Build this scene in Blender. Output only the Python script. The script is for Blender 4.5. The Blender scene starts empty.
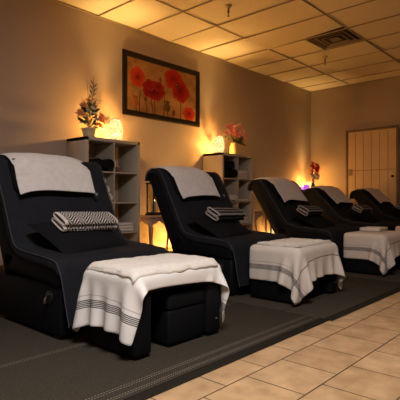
import bpy, bmesh, math, random
import numpy as np
from mathutils import Vector, Matrix, noise
random.seed(7)
R = math.radians
COL = bpy.context.scene.collection

# ------------------------------------------------------------------ materials
def nodes(m):
    m.use_nodes = True
    return m.node_tree.nodes, m.node_tree.links, m.node_tree.nodes['Principled BSDF']

def mat(name, col, rough=.8, metal=0., var=0., vscale=8., bump=0., bscale=200., emit=None, estr=0., spec=.5, sheen=0.):
    m = bpy.data.materials.new(name)
    N, L, b = nodes(m)
    b.inputs['Base Color'].default_value = (*col, 1)
    b.inputs['Roughness'].default_value = rough
    b.inputs['Metallic'].default_value = metal
    b.inputs['Specular IOR Level'].default_value = spec
    if sheen: b.inputs['Sheen Weight'].default_value = sheen
    tc = N.new('ShaderNodeTexCoord')
    if var:
        n = N.new('ShaderNodeTexNoise'); n.inputs['Scale'].default_value = vscale; n.inputs['Detail'].default_value = 5
        L.new(tc.outputs['Object'], n.inputs['Vector'])
        r = N.new('ShaderNodeValToRGB')
        r.color_ramp.elements[0].position = .3; r.color_ramp.elements[1].position = .7
        r.color_ramp.elements[0].color = (*[c*(1-var) for c in col], 1)
        r.color_ramp.elements[1].color = (*[min(1, c*(1+var)) for c in col], 1)
        L.new(n.outputs['Fac'], r.inputs['Fac']); L.new(r.outputs['Color'], b.inputs['Base Color'])
    if bump:
        n2 = N.new('ShaderNodeTexNoise'); n2.inputs['Scale'].default_value = bscale; n2.inputs['Detail'].default_value = 3
        L.new(tc.outputs['Object'], n2.inputs['Vector'])
        bp = N.new('ShaderNodeBump'); bp.inputs['Strength'].default_value = bump; bp.inputs['Distance'].default_value = .01
        L.new(n2.outputs['Fac'], bp.inputs['Height']); L.new(bp.outputs['Normal'], b.inputs['Normal'])
    if emit:
        b.inputs['Emission Color'].default_value = (*emit, 1); b.inputs['Emission Strength'].default_value = estr
    return m

def math_node(N, L, op, a, b=None, c=None):
    n = N.new('ShaderNodeMath'); n.operation = op
    for i, v in enumerate((a, b, c)):
        if v is None: continue
        if isinstance(v, (int, float)): n.inputs[i].default_value = v
        else: L.new(v, n.inputs[i])
    return n.outputs[0]

M = {}
M['wall'] = mat('wall paint', (.385, .30, .245), .85, var=.03, vscale=2, bump=.15, bscale=90)
M['ceil'] = mat('ceiling tile', (.70, .60, .46), .95, var=.05, vscale=30, bump=.5, bscale=60)
M['grid'] = mat('ceiling grid', (.34, .27, .19), .6)
M['base'] = mat('baseboard', (.10, .07, .05), .6)
M['black'] = mat('black upholstery', (.0036, .0042, .006), .6, bump=.15, bscale=300, spec=.14)
M['navy'] = mat('navy cover cloth', (.0125, .0128, .0165), .95, var=.12, vscale=14, bump=.4, bscale=350, spec=.12)
M['pipe'] = mat('grey piping', (.032, .033, .042), .8)
M['cushion'] = mat('black cushion cloth', (.006, .006, .007), .95, bump=.3, bscale=350, spec=.1)
M['tag'] = mat('grey tag', (.12, .12, .14), .7)
M['chrome'] = mat('chrome', (.6, .58, .5), .25, 1.)
M['gunmetal'] = mat('black plastic', (.01, .01, .011), .4)
M['white_towel'] = mat('white towelling', (.74, .70, .68), .95, var=.05, vscale=60, bump=.5, bscale=400, spec=.1)
M['head_towel'] = mat('pale grey towelling', (.60, .56, .54), .95, var=.06, vscale=25, bump=.5, bscale=400, spec=.1)
M['beige_towel'] = mat('cream towelling', (.76, .71, .65), .95, var=.06, vscale=50, bump=.5, bscale=300, spec=.1)
M['black_towel'] = mat('black towelling', (.012, .011, .011), 1., bump=.6, bscale=200, spec=.1)
M['case'] = mat('pale bookcase laminate', (.50, .43, .34), .55, var=.03, vscale=5)
M['wood'] = mat('pale carved wood', (.42, .29, .20), .6, var=.15, vscale=12)
M['darkwood'] = mat('dark frame wood', (.012, .007, .005), .7, var=.2, vscale=20, spec=.15)
M['cabinet'] = mat('brown cabinet wood', (.10, .065, .045), .6, var=.15, vscale=10)
M['iron'] = mat('black iron', (.01, .009, .008), .5)
M['cream'] = mat('cream ceramic', (.62, .52, .33), .5)
M['yjar'] = mat('yellow ceramic', (.72, .52, .20), .5, var=.1, vscale=30)
M['leaf'] = mat('dark green leaf', (.035, .05, .018), .7, var=.3, vscale=30)
M['stem'] = mat('brown stem', (.10, .075, .03), .8)
M['pink'] = mat('pink petals', (.88, .33, .32), .8, var=.2, vscale=40)
M['palepink'] = mat('pale pink petals', (.9, .52, .46), .8, var=.15, vscale=40)
M['orange'] = mat('orange petals', (.78, .36, .15), .8, var=.25, vscale=40)
M['whitef'] = mat('white petals', (.66, .62, .55), .8, var=.1, vscale=40)
M['redf'] = mat('red petals', (.75, .03, .03), .8, var=.25, vscale=40)
M['wax'] = mat('candle wax', (.75, .65, .5), .6)
M['brownjar'] = mat('brown candle jar', (.16, .07, .035), .4)
M['door'] = mat('tan door', (.60, .42, .26), .6, var=.05, vscale=4)
M['doorframe'] = mat('brown door frame', (.16, .10, .065), .6)
M['knob'] = mat('dark knob', (.01, .008, .007), .35)
M['sprk'] = mat('sprinkler metal', (.16, .12, .08), .5, .6)
M['esc'] = mat('painted metal', (.45, .36, .25), .6)
M['vent'] = mat('vent metal', (.20, .15, .11), .6)
M['ventdark'] = mat('vent throat', (.03, .02, .015), .9)
M['paper'] = mat('white card', (.7, .66, .6), .8)
M['lens'] = mat('fill light lens', (.9, .9, .9), .5, emit=(1, .86, .72), estr=9.)  # glowing face of the added overhead fill panel
M['wframe'] = mat('white metal', (.75, .73, .7), .5)

def towel_stripes(name, base, long_line):
    """white towel; woven black lines near both short ends, UV is in metres (u along length, v across)"""
    m = mat(name, base, .95, bump=0, spec=.1)
    N, L, b = nodes(m)
    uv = N.new('ShaderNodeUVMap'); sp = N.new('ShaderNodeSeparateXYZ'); L.new(uv.outputs[0], sp.inputs[0])
    at = N.new('ShaderNodeAttribute'); at.attribute_name = 'len'; at.attribute_type = 'OBJECT'
    u = sp.outputs[0]
    MN = lambda *a: math_node(N, L, *a)
    d = MN('MINIMUM', u, MN('SUBTRACT', 1.17, u))
    inband = MN('MULTIPLY', MN('GREATER_THAN', d, .092), MN('LESS_THAN', d, .134))
    w = MN('FRACT', MN('MULTIPLY', MN('SUBTRACT', d, .092), 1/.0084))
    lines = MN('MULTIPLY', inband, MN('LESS_THAN', w, .62))
    faint = MN('MULTIPLY', MN('MULTIPLY', MN('GREATER_THAN', d, .150), MN('LESS_THAN', d, .156)), .35)
    fac = MN('MAXIMUM', lines, faint)
    if long_line:
        v = sp.outputs[1]
        ll = MN('MULTIPLY', MN('MULTIPLY', MN('GREATER_THAN', v, .146), MN('LESS_THAN', v, .154)), .75)
        fac = MN('MAXIMUM', fac, ll)
    hem = MN('MULTIPLY', MN('LESS_THAN', d, .012), .12)
    fac = MN('MAXIMUM', fac, hem)
    n = N.new('ShaderNodeTexNoise'); n.inputs['Scale'].default_value = 130; L.new(uv.outputs[0], n.inputs['Vector'])
    fac2 = MN('MULTIPLY', fac, MN('ADD', .75, MN('MULTIPLY', n.outputs['Fac'], .35)))
    mx = N.new('ShaderNodeMixRGB'); mx.inputs[1].default_value = (*base, 1); mx.inputs[2].default_value = (.02, .022, .03, 1)
    L.new(fac2, mx.inputs[0]); L.new(mx.outputs[0], b.inputs['Base Color'])
    wv = N.new('ShaderNodeTexNoise'); wv.inputs['Scale'].default_value = 260; wv.inputs['Detail'].default_value = 3; L.new(uv.outputs[0], wv.inputs['Vector'])
    bp = N.new('ShaderNodeBump'); bp.inputs['Strength'].default_value = .5; bp.inputs['Distance'].default_value = .006
    L.new(wv.outputs['Fac'], bp.inputs['Height']); L.new(bp.outputs['Normal'], b.inputs['Normal'])
    return m
M['striped'] = towel_stripes('striped white towel', (.82, .80, .78), False)
M['striped2'] = towel_stripes('striped cream towel', (.64, .57, .51), True)

def blanket_mat(name, light, kind):
    m = mat(name, (.02, .02, .02), .9, spec=.1)
    N, L, b = nodes(m)
    uv = N.new('ShaderNodeUVMap'); sp = N.new('ShaderNodeSeparateXYZ'); L.new(uv.outputs[0], sp.inputs[0])
    u, v = sp.outputs[0], sp.outputs[1]
    MN = lambda *a: math_node(N, L, *a)
    if kind == 0:      # diamond chevrons
        tri = MN('PINGPONG', u, .055)
        s = MN('FRACT', MN('MULTIPLY', MN('ADD', MN('PINGPONG', v, .10), MN('MULTIPLY', tri, .9)), 1/.020))
        pat = MN('LESS_THAN', s, .42)
    else:              # rows of small light motifs on black
        s = MN('FRACT', MN('MULTIPLY', v, 1/.042))
        row = MN('MULTIPLY', MN('GREATER_THAN', s, .35), MN('LESS_THAN', s, .75))
        w = MN('FRACT', MN('ADD', MN('MULTIPLY', u, 1/.026), MN('MULTIPLY', MN('PINGPONG', v, .008), 40)))
        pat = MN('MULTIPLY', row, MN('LESS_THAN', w, .5))
    edge = MN('MAXIMUM', MN('LESS_THAN', u, .022), MN('GREATER_THAN', u, .418))
    fac = MN('MAXIMUM', pat, edge)
    mx = N.new('ShaderNodeMixRGB'); mx.inputs[1].default_value = (.010, .009, .009, 1); mx.inputs[2].default_value = (*light, 1)
    L.new(fac, mx.inputs[0]); L.new(mx.outputs[0], b.inputs['Base Color'])
    return m
M['blanket'] = blanket_mat('chevron blanket', (.50, .45, .42), 0)
M['blanket2'] = blanket_mat('motif blanket', (.30, .27, .25), 1)

def tile_mat():
    m = mat('ceramic floor tile', (.5, .4, .3), .45)
    N, L, b = nodes(m)
    tc = N.new('ShaderNodeTexCoord'); mp = N.new('ShaderNodeMapping')
    mp.inputs['Location'].default_value = (-1.33, -1.187, 0)
    L.new(tc.outputs['Object'], mp.inputs[0])
    br = N.new('ShaderNodeTexBrick'); br.offset = .5; br.offset_frequency = 2
    br.inputs['Scale'].default_value = 1; br.inputs['Brick Width'].default_value = .286; br.inputs['Row Height'].default_value = .286
    br.inputs['Mortar Size'].default_value = .0035; br.inputs['Mortar Smooth'].default_value = .2
    br.inputs['Color1'].default_value = (.56, .37, .205, 1); br.inputs['Color2'].default_value = (.48, .31, .165, 1)
    br.inputs['Mortar'].default_value = (.07, .045, .03, 1)
    L.new(mp.outputs[0], br.inputs['Vector'])
    n = N.new('ShaderNodeTexNoise'); n.inputs['Scale'].default_value = 9; n.inputs['Detail'].default_value = 6
    L.new(tc.outputs['Object'], n.inputs['Vector'])
    r = N.new('ShaderNodeValToRGB'); r.color_ramp.elements[0].color = (.72, .68, .62, 1); r.color_ramp.elements[1].color = (1.12, 1.1, 1.08, 1)
    r.color_ramp.elements[0].position = .3; r.color_ramp.elements[1].position = .7
    L.new(n.outputs['Fac'], r.inputs[0])
    mx = N.new('ShaderNodeMixRGB'); mx.blend_type = 'MULTIPLY'; mx.inputs[0].default_value = 1
    L.new(br.outputs['Color'], mx.inputs[1]); L.new(r.outputs[0], mx.inputs[2]); L.new(mx.outputs[0], b.inputs['Base Color'])
    bp = N.new('ShaderNodeBump'); bp.inputs['Strength'].default_value = .6; bp.inputs['Distance'].default_value = .004; bp.invert = True
    L.new(br.outputs['Fac'], bp.inputs['Height']); L.new(bp.outputs['Normal'], b.inputs['Normal'])
    return m
M['tile'] = tile_mat()

def rug_mat(name, stitched):
    """ribbed dark rug; stitched lines run along x, positions are distances (m) from the y=0 edge in object space"""
    m = mat(name, (.05, .04, .03), 1., spec=.05)
    N, L, b = nodes(m)
    tc = N.new('ShaderNodeTexCoord'); sp = N.new('ShaderNodeSeparateXYZ'); L.new(tc.outputs['Object'], sp.inputs[0])
    x, y = sp.outputs[0], sp.outputs[1]
    MN = lambda *a: math_node(N, L, *a)
    n = N.new('ShaderNodeTexNoise'); n.inputs['Scale'].default_value = 120; L.new(tc.outputs['Object'], n.inputs['Vector'])
    rib = MN('FRACT', MN('MULTIPLY', x, 1/.012)); rib2 = MN('FRACT', MN('MULTIPLY', y, 1/.012))
    g = MN('ADD', MN('MULTIPLY', MN('MULTIPLY', MN('LESS_THAN', rib, .5), MN('LESS_THAN', rib2, .5)), .55), MN('MULTIPLY', n.outputs['Fac'], .7))
    mx = N.new('ShaderNodeMixRGB'); mx.inputs[1].default_value = (.020, .016, .012, 1); mx.inputs[2].default_value = (.075, .061, .045, 1)
    L.new(g, mx.inputs[0])
    out = mx.outputs[0]
    def line(pos, w, col, dash):
        nonlocal out
        f = MN('LESS_THAN', MN('ABSOLUTE', MN('SUBTRACT', y, pos)), w)
        if dash: f = MN('MULTIPLY', f, MN('LESS_THAN', MN('FRACT', MN('MULTIPLY', x, 1/.014)), .55))
        k = N.new('ShaderNodeMixRGB'); L.new(f, k.inputs[0]); L.new(out, k.inputs[1]); k.inputs[2].default_value = (*col, 1)
        out = k.outputs[0]
    line(.023, .023, (.022, .018, .014), False)
    line(.048, .003, (.008, .007, .006), False)
    if stitched:
        for p in (.078, .092, .140, .156, .73, .75): line(p, .0022, (.23, .19, .15), True)
    else:
        line(.36, .003, (.010, .008, .007), False)
    L.new(out, b.inputs['Base Color'])
    bp = N.new('ShaderNodeBump'); bp.inputs['Strength'].default_value = .6; bp.inputs['Distance'].default_value = .004
    L.new(g, bp.inputs['Height']); L.new(bp.outputs['Normal'], b.inputs['Normal'])
    return m
M['rug'] = rug_mat('stitched brown rug', True)
M['rug2'] = rug_mat('plain brown rug', False)

def shade_mat():
    m = bpy.data.materials.new('mosaic glass shade'); m.use_nodes = True
    N, L = m.node_tree.nodes, m.node_tree.links
    N.clear()
    out = N.new('ShaderNodeOutputMaterial')
    tc = N.new('ShaderNodeTexCoord')
    vo = N.new('ShaderNodeTexVoronoi'); vo.feature = 'DISTANCE_TO_EDGE'; vo.inputs['Scale'].default_value = 62
    L.new(tc.outputs['Object'], vo.inputs['Vector'])
    lt = math_node(N, L, 'LESS_THAN', vo.outputs['Distance'], .07)
    vc = N.new('ShaderNodeTexVoronoi'); vc.inputs['Scale'].default_value = 62; L.new(tc.outputs['Object'], vc.inputs['Vector'])
    tr = N.new('ShaderNodeBsdfTransparent'); tr.inputs[0].default_value = (1, .82, .55, 1)
    em = N.new('ShaderNodeEmission'); em.inputs[0].default_value = (1, .84, .42, 1); em.inputs[1].default_value = 1.6
    tl = N.new('ShaderNodeBsdfTranslucent'); tl.inputs[0].default_value = (.004, .003, .0015, 1)
    gl = N.new('ShaderNodeAddShader'); L.new(em.outputs[0], gl.inputs[0]); L.new(tl.outputs[0], gl.inputs[1])
    sr = N.new('ShaderNodeSeparateColor'); L.new(vc.outputs['Color'], sr.inputs[0])
    k = math_node(N, L, 'MULTIPLY', math_node(N, L, 'GREATER_THAN', sr.outputs[0], .25), .55)
    mx = N.new('ShaderNodeMixShader'); L.new(k, mx.inputs[0]); L.new(gl.outputs[0], mx.inputs[1]); L.new(tr.outputs[0], mx.inputs[2])
    dk = N.new('ShaderNodeEmission'); dk.inputs[0].default_value = (1, .62, .20, 1); dk.inputs[1].default_value = .55
    ml = N.new('ShaderNodeMixShader'); L.new(lt, ml.inputs[0]); L.new(mx.outputs[0], ml.inputs[1]); L.new(dk.outputs[0], ml.inputs[2])
    L.new(ml.outputs[0], out.inputs[0])
    return m
M['shade'] = shade_mat()
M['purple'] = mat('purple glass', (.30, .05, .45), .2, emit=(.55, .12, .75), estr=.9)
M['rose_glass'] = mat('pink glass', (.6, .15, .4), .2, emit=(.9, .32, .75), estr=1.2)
def glass(name, col):
    m = bpy.data.materials.new(name); m.use_nodes = True
    N, L = m.node_tree.nodes, m.node_tree.links; N.clear()
    o = N.new('ShaderNodeOutputMaterial'); t = N.new('ShaderNodeBsdfTransparent'); t.inputs[0].default_value = (*col, 1)
    g = N.new('ShaderNodeBsdfGlossy'); g.inputs['Roughness'].default_value = .05
    x = N.new('ShaderNodeMixShader'); x.inputs[0].default_value = .08
    L.new(t.outputs[0], x.inputs[1]); L.new(g.outputs[0], x.inputs[2]); L.new(x.outputs[0], o.inputs[0]); return m
M['glass'] = glass('clear glass', (.95, .95, .93))

# ------------------------------------------------------------------ object helpers
def tag(o, label=None, cat=None, group=None, kind=None):
    if label: o['label'] = label
    if cat: o['category'] = cat
    if group: o['group'] = group
    if kind: o['kind'] = kind
    return o
def empty(name, loc, rz=0, label=None, cat=None, group=None):
    o = bpy.data.objects.new(name, None); COL.objects.link(o); o.location = loc; o.rotation_euler[2] = rz
    o.empty_display_size = .1
    return tag(o, label, cat, group)
def copy_tree(o, parent=None):
    c = o.copy(); COL.objects.link(c); c.parent = parent
    for ch in list(o.children): copy_tree(ch, c)
    return c
def link(name, bm, m, parent=None, smooth=True, loc=None):
    me = bpy.data.meshes.new(name)
    bmesh.ops.recalc_face_normals(bm, faces=bm.faces)
    bm.to_mesh(me); bm.free()
    for p in me.polygons: p.use_smooth = smooth
    if m: me.materials.append(m)
    o = bpy.data.objects.new(name, me); COL.objects.link(o)
    if parent: o.parent = parent
    if loc: o.location = loc
    if smooth:
        try: me.set_sharp_from_angle(angle=R(50))
        except Exception: pass
    return o
def box(bm, c, s, r=0., seg=2, rot=None):
    g = bmesh.ops.create_cube(bm, size=1.)
    vs = g['verts']
    for v in vs: v.co = Vector((v.co.x*s[0], v.co.y*s[1], v.co.z*s[2]))
    if r > 0:
        es = {e for v in vs for e in v.link_edges}
        rr = bmesh.ops.bevel(bm, geom=list(es), offset=min(r, min(s)*.49), segments=seg, affect='EDGES', profile=.5)
        vs = list({v for v in rr['verts']} | {v for v in vs if v.is_valid})
    mt = Matrix.Translation(c) @ (rot if rot else Matrix.Identity(4))
    for v in vs: v.co = mt @ v.co
    return vs
def bx(name, c, s, m, parent=None, r=0., seg=2, rot=None):
    bm = bmesh.new(); box(bm, c, s, r, seg, rot); return link(name, bm, m, parent, smooth=r > 0)
def lathe(bm, prof, n=28, c=(0, 0, 0), cap=True, ripple=0):
    rings = []
    for r, z in prof:
        ring = []
        for k in range(n):
            a = 2*math.pi*k/n; rr = r*(1+ripple*math.cos(a*8))
            ring.append(bm.verts.new((c[0]+rr*math.cos(a), c[1]+rr*math.sin(a), c[2]+z)))
        rings.append(ring)
    for a, b in zip(rings, rings[1:]):
        for k in range(n): bm.faces.new((a[k], a[(k+1) % n], b[(k+1) % n], b[k]))
    if cap: bm.faces.new(rings[0][::-1]); bm.faces.new(rings[-1])
def tube(bm, pts, rad, n=8):
    pts = [Vector(p) for p in pts]
    if not hasattr(rad, '__len__'): rad = [rad]*len(pts)
    rings = []
    up = Vector((0, 0, 1))
    for i, p in enumerate(pts):
        t = (pts[min(i+1, len(pts)-1)]-pts[max(i-1, 0)]).normalized()
        a = t.cross(up if abs(t.dot(up)) < .95 else Vector((1, 0, 0))).normalized(); b = t.cross(a)
        rings.append([bm.verts.new(p+(a*math.cos(2*math.pi*k/n)+b*math.sin(2*math.pi*k/n))*rad[i]) for k in range(n)])
    for a, b in zip(rings, rings[1:]):
        for k in range(n): bm.faces.new((a[k], a[(k+1) % n], b[(k+1) % n], b[k]))
    bm.faces.new(rings[0][::-1]); bm.faces.new(rings[-1])
def round_poly(pts, rs, seg=5):
    out = []
    n = len(pts)
    for i in range(n):
        p, a, b = Vector(pts[i]), Vector(pts[i-1]), Vector(pts[(i+1) % n]); r = rs[i] if hasattr(rs, '__len__') else rs
        da, db = (a-p).normalized(), (b-p).normalized()
        for k in range(seg+1):
            t = k/seg
            q = (p+da*r)*(1-t)**2 + p*2*t*(1-t) + (p+db*r)*t**2
            out.append(q)
    return out
def extrude_x(bm, poly, x0, x1, bev=.015):
    """poly of (y,z), extruded along x with a rounded rim"""
    c = sum((Vector(p) for p in poly), Vector((0, 0)))/len(poly)
    def ring(x, inset):
        res = []
        for i, p in enumerate(poly):
            a, b = Vector(poly[i-1]), Vector(poly[(i+1) % len(poly)])
            t = (b-a).normalized() if (b-a).length > 1e-6 else Vector((1, 0))
            nrm = Vector((t.y, -t.x))
            if nrm.dot(c-Vector(p)) < 0: nrm = -nrm
            q = Vector(p)+nrm*inset
            res.append(bm.verts.new((x, q.x, q.y)))
        return res
    prof = [(x0, bev), (x0+bev*.3, bev*.3), (x0+bev, 0), (x1-bev, 0), (x1-bev*.3, bev*.3), (x1, bev)]
    rings = [ring(x, i) for x, i in prof]
    n = len(poly)
    for a, b in zip(rings, rings[1:]):
        for k in range(n): bm.faces.new((a[k], a[(k+1) % n], b[(k+1) % n], b[k]))
    bm.faces.new(rings[0][::-1]); bm.faces.new(rings[-1])
def solidify(o, t, sub=0, off=1.):
    s = o.modifiers.new('thickness', 'SOLIDIFY'); s.thickness = t; s.offset = off
    if sub:
        b = o.modifiers.new('smooth', 'SUBSURF'); b.levels = sub; b.render_levels = sub
def grid_mesh(name, P, m, parent, uv=None, smooth=True):
    """P: array [nu][nv] of points"""
    nu, nv = len(P), len(P[0])
    me = bpy.data.meshes.new(name)
    vs = [tuple(map(float, P[i][j])) for i in range(nu) for j in range(nv)]
    fs = [(i*nv+j, (i+1)*nv+j, (i+1)*nv+j+1, i*nv+j+1) for i in range(nu-1) for j in range(nv-1)]
    me.from_pydata(vs, [], fs)
    if uv is not None:
        l = me.uv_layers.new(name='UVMap')
        for p in me.polygons:
            for li in p.loop_indices:
                vi = me.loops[li].vertex_index; l.data[li].uv = uv(vi//nv, vi % nv)
    for p in me.polygons: p.use_smooth = smooth
    me.materials.append(m)
    o = bpy.data.objects.new(name, me); COL.objects.link(o)
    if parent: o.parent = parent
    return o
def nz(x, y, z=0.): return noise.noise(Vector((x, y, z)))

# ------------------------------------------------------------------ room shell
XL, XR, YF, YB, H = -1.6, 8.58, -3.0, 4.65, 3.02
def struct(name, c, s, m, r=0.): return tag(bx(name, c, s, m, None, r), kind='structure')
struct('floor', ((XL+XR)/2, (YF+YB)/2, -.05), (XR-XL+.2, YB-YF+.2, .1), M['tile'])
bpy.data.objects['floor'].location = (0, 0, 0)
struct('wall_back', ((XL+XR)/2, YB+.05, H/2), (XR-XL+.2, .1, H+.2), M['wall'])
struct('wall_front', ((XL+XR)/2, YF-.05, H/2), (XR-XL+.2, .1, H+.2), M['wall'])
struct('wall_left', (XL-.05, (YF+YB)/2, H/2), (.1, YB-YF, H+.2), M['wall'])
struct('wall_right', (XR+.05, (YF+YB)/2, H/2), (.1, YB-YF, H+.2), M['wall'])
struct('baseboard_back', ((XL+XR)/2, YB-.006, .05), (XR-XL-.02, .012, .1), M['base'])
struct('baseboard_right', (XR-.006, 3.88+.37, .05), (.012, .72, .1), M['base'])
# suspended ceiling: 2 ft by 4 ft tiles, laid in a bit unevenly
GX = [4.485+.607*k for k in range(-11, 8)]; GX = [XL]+[g for g in GX if XL+.05 < g < XR-.05]+[XR]
GY = [3.785-1.22*k for k in range(0, 6)]; GY = [YB]+[g for g in GY if g > YF+.05]+[YF]
bm = bmesh.new()
VX, VY = (5.699, 6.306), (2.565, 3.175)       # the vent opening
rt = random.Random(3)
for x0, x1 in zip(GX, GX[1:]):
    for y1, y0 in zip(GY, GY[1:]):
        cells = [(x0, x1, y0, y1)]
        if abs(x0-VX[0]) < .02 and y0 < 3.0 < y1: cells = [(x0, x1, 3.175, y1)]
        for a, b, c, d in cells:
            tx, ty = rt.uniform(-.007, .007), rt.uniform(-.007, .007)
            if abs(a-5.092) < .02 and 3.0 > c and 3.0 < d: tx = .004; ty = -.024
            zc = H+.006
            vs = [bm.verts.new((px, py, zc+.0035+(tx*sx+ty*sy))) for px, py, sx, sy in ((a, c, -1, -1), (b, c, 1, -1), (b, d, 1, 1), (a, d, -1, 1))]
            bm.faces.new(vs[::-1])
            top = [bm.verts.new(v.co+Vector((0, 0, .02))) for v in vs]
            bm.faces.new(top)
            for k in range(4): bm.faces.new((vs[k], vs[(k+1) % 4], top[(k+1) % 4], top[k]))
# slab above the tiles so no light leaks
box(bm, ((XL+XR)/2, (YF+YB)/2, H+.15), (XR-XL+.2, YB-YF+.2, .05))
tag(link('ceiling', bm, M['ceil'], None, False), kind='structure')
bm = bmesh.new()
for g in GX[1:-1]: box(bm, (g, (YF+YB)/2, H-.002), (.013, YB-YF, .012))
for g in GY[1:-1]: box(bm, ((XL+XR)/2, g, H-.0035), (XR-XL, .012, .012))
box(bm, (6.0, 3.175, H-.003), (.607, .016, .012))
box(bm, ((XL+XR)/2, YB-.008, H-.006), (XR-XL, .016, .014)); box(bm, (XR-.008, (YF+YB)/2, H-.006), (.016, YB-YF, .014))
tag(link('trim_1', bm, M['grid'], None, False), kind='structure')

# door in the right wall
DY0, DY1, DZ = 2.90, 3.83, 2.08
d = tag(bx('door_1', (XR-.015, (DY0+DY1)/2, DZ/2), (.03, DY1-DY0-.02, DZ), M['door']), kind='structure')
bm = bmesh.new()
for k in range(1, 6):
    y = DY0+(DY1-DY0)*k/6
    box(bm, (XR-.0315, y, DZ*.5), (.004, .006, DZ-.06))
box(bm, (XR-.032, (DY0+DY1)/2, 1.33), (.005, DY1-DY0-.08, .010))
box(bm, (XR-.033, DY1-.055, 1.30), (.008, .075, .13), .002)
link('door_groove', bm, mat('door seam', (.28, .18, .10), .7), d, False)
bm = bmesh.new(); lathe(bm, [(.008, 0), (.012, .02), (.024, .03), (.026, .045), (.016, .058), (.001, .06)], 16)
for v in bm.verts: v.co = Vector((XR-.03-v.co.z, DY0+.06+v.co.x, 1.20+v.co.y))
link('door_knob', bm, M['knob'], d)
bm = bmesh.new()
box(bm, (XR-.018, DY1+.02, DZ/2), (.036, .045, DZ+.04), .004); box(bm, (XR-.018, DY0-.02, DZ/2), (.036, .045, DZ+.04), .004)
box(bm, (XR-.020, (DY0+DY1)/2, DZ+.022), (.04, DY1-DY0+.09, .045), .004)
tag(link('trim_2', bm, M['doorframe'], None, True), kind='structure')

# ------------------------------------------------------------------ ceiling fittings
v = empty('ceiling_vent', ((VX[0]+VX[1])/2, (VY[0]+VY[1])/2, H), 0, 'square metal air vent set in the ceiling tiles near the far wall', 'vent')
bx('throat', (0, 0, .055), (.60, .60, .05), M['ventdark'], v)
for k, (s, z) in enumerate(((.56, .004), (.42, -.004), (.28, -.010))):
    bm = bmesh.new()
    for sx in (-1, 1):
        box(bm, (sx*(s/2), 0, z+.012), (.03, s, .005), rot=Matrix.Rotation(R(25*sx), 4, 'Y'))
        box(bm, (0, sx*(s/2), z+.012), (s, .03, .005), rot=Matrix.Rotation(R(-25*sx), 4, 'X'))
    link('louvre', bm, M['vent'], v, False)
bx('centre_plate', (0, 0, .004), (.14, .14, .006), M['vent'], v)
spr = empty('ceiling_sprinkler', (4.12, 3.29, H), 0, 'brass fire sprinkler hanging from the ceiling, nearer of the two', 'sprinkler', )
bm = bmesh.new(); lathe(bm, [(.040, .004), (.036, -.008), (.018, -.018), (.014, -.03)], 20); link('escutcheon', bm, M['esc'], spr)
bm = bmesh.new(); lathe(bm, [(.011, -.005), (.011, -.06), (.014, -.062), (.014, -.075), (.006, -.078)], 14)
for sx in (-1, 1): tube(bm, [(sx*.010, 0, -.07), (sx*.016, 0, -.085), (sx*.013, 0, -.10), (0, 0, -.115)], .003, 6)
tube(bm, [(0, 0, -.075), (0, 0, -.112)], .003, 6)
link('sprinkler_head', bm, M['sprk'], spr)
bm = bmesh.new(); lathe(bm, [(.004, -.112), (.017, -.116), (.017, -.119), (.002, -.121)], 14); link('deflector', bm, M['sprk'], spr)
s2 = copy_tree(spr); s2.location = (6.62, 3.34, H); tag(s2, 'brass fire sprinkler hanging from the ceiling, farther one beside the vent', 'sprinkler')
# added fill panel, unseen above the camera, that brightens the near chairs
for i, (lx, ly) in enumerate(((.55, .25),)):
    t = empty('fill_light', (lx, ly, H), 0, 'added fill light panel behind the viewer near the room entrance', 'fill light')
    bm = bmesh.new()
    for sx in (-1, 1):
        box(bm, (sx*.59, 0, -.016), (.03, .60, .02)); box(bm, (0, sx*.29, -.016), (1.21, .03, .02))
    link('light_frame', bm, M['wframe'], t, False)
    bx('diffuser', (0, 0, -.012), (1.16, .56, .006), M['lens'], t)
    la = bpy.data.lights.new('fill_lamp', 'AREA'); la.shape = 'RECTANGLE'; la.size = 1.1; la.size_y = .5; la.energy = 112; la.color = (.98, .97, .97)
    lo = bpy.data.objects.new('fill_lamp', la); COL.objects.link(lo); lo.parent = t; lo.location = (0, 0, -.03)

# ------------------------------------------------------------------ rugs
def rug(x0, x1, m, label, yy=1.335):
    bm = bmesh.new(); box(bm, ((x1-x0)/2, 1.2, .005), (x1-x0, 2.4, .010), .003, 1)
    o = link('area_rug', bm, m, None, True, (x0, yy, .0005)); return tag(o, label, 'rug', None)
rug(-.9, 2.70, M['rug'], 'dark brown ribbed rug with pale stitched lines under the nearest recliner')
rug(2.706, 4.335, M['rug2'], 'plain dark brown rug on the tiles under the second recliner', 1.315)
rug(4.341, 8.2, M['rug2'], 'plain dark brown rug running under the far recliners', 1.30)

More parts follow.
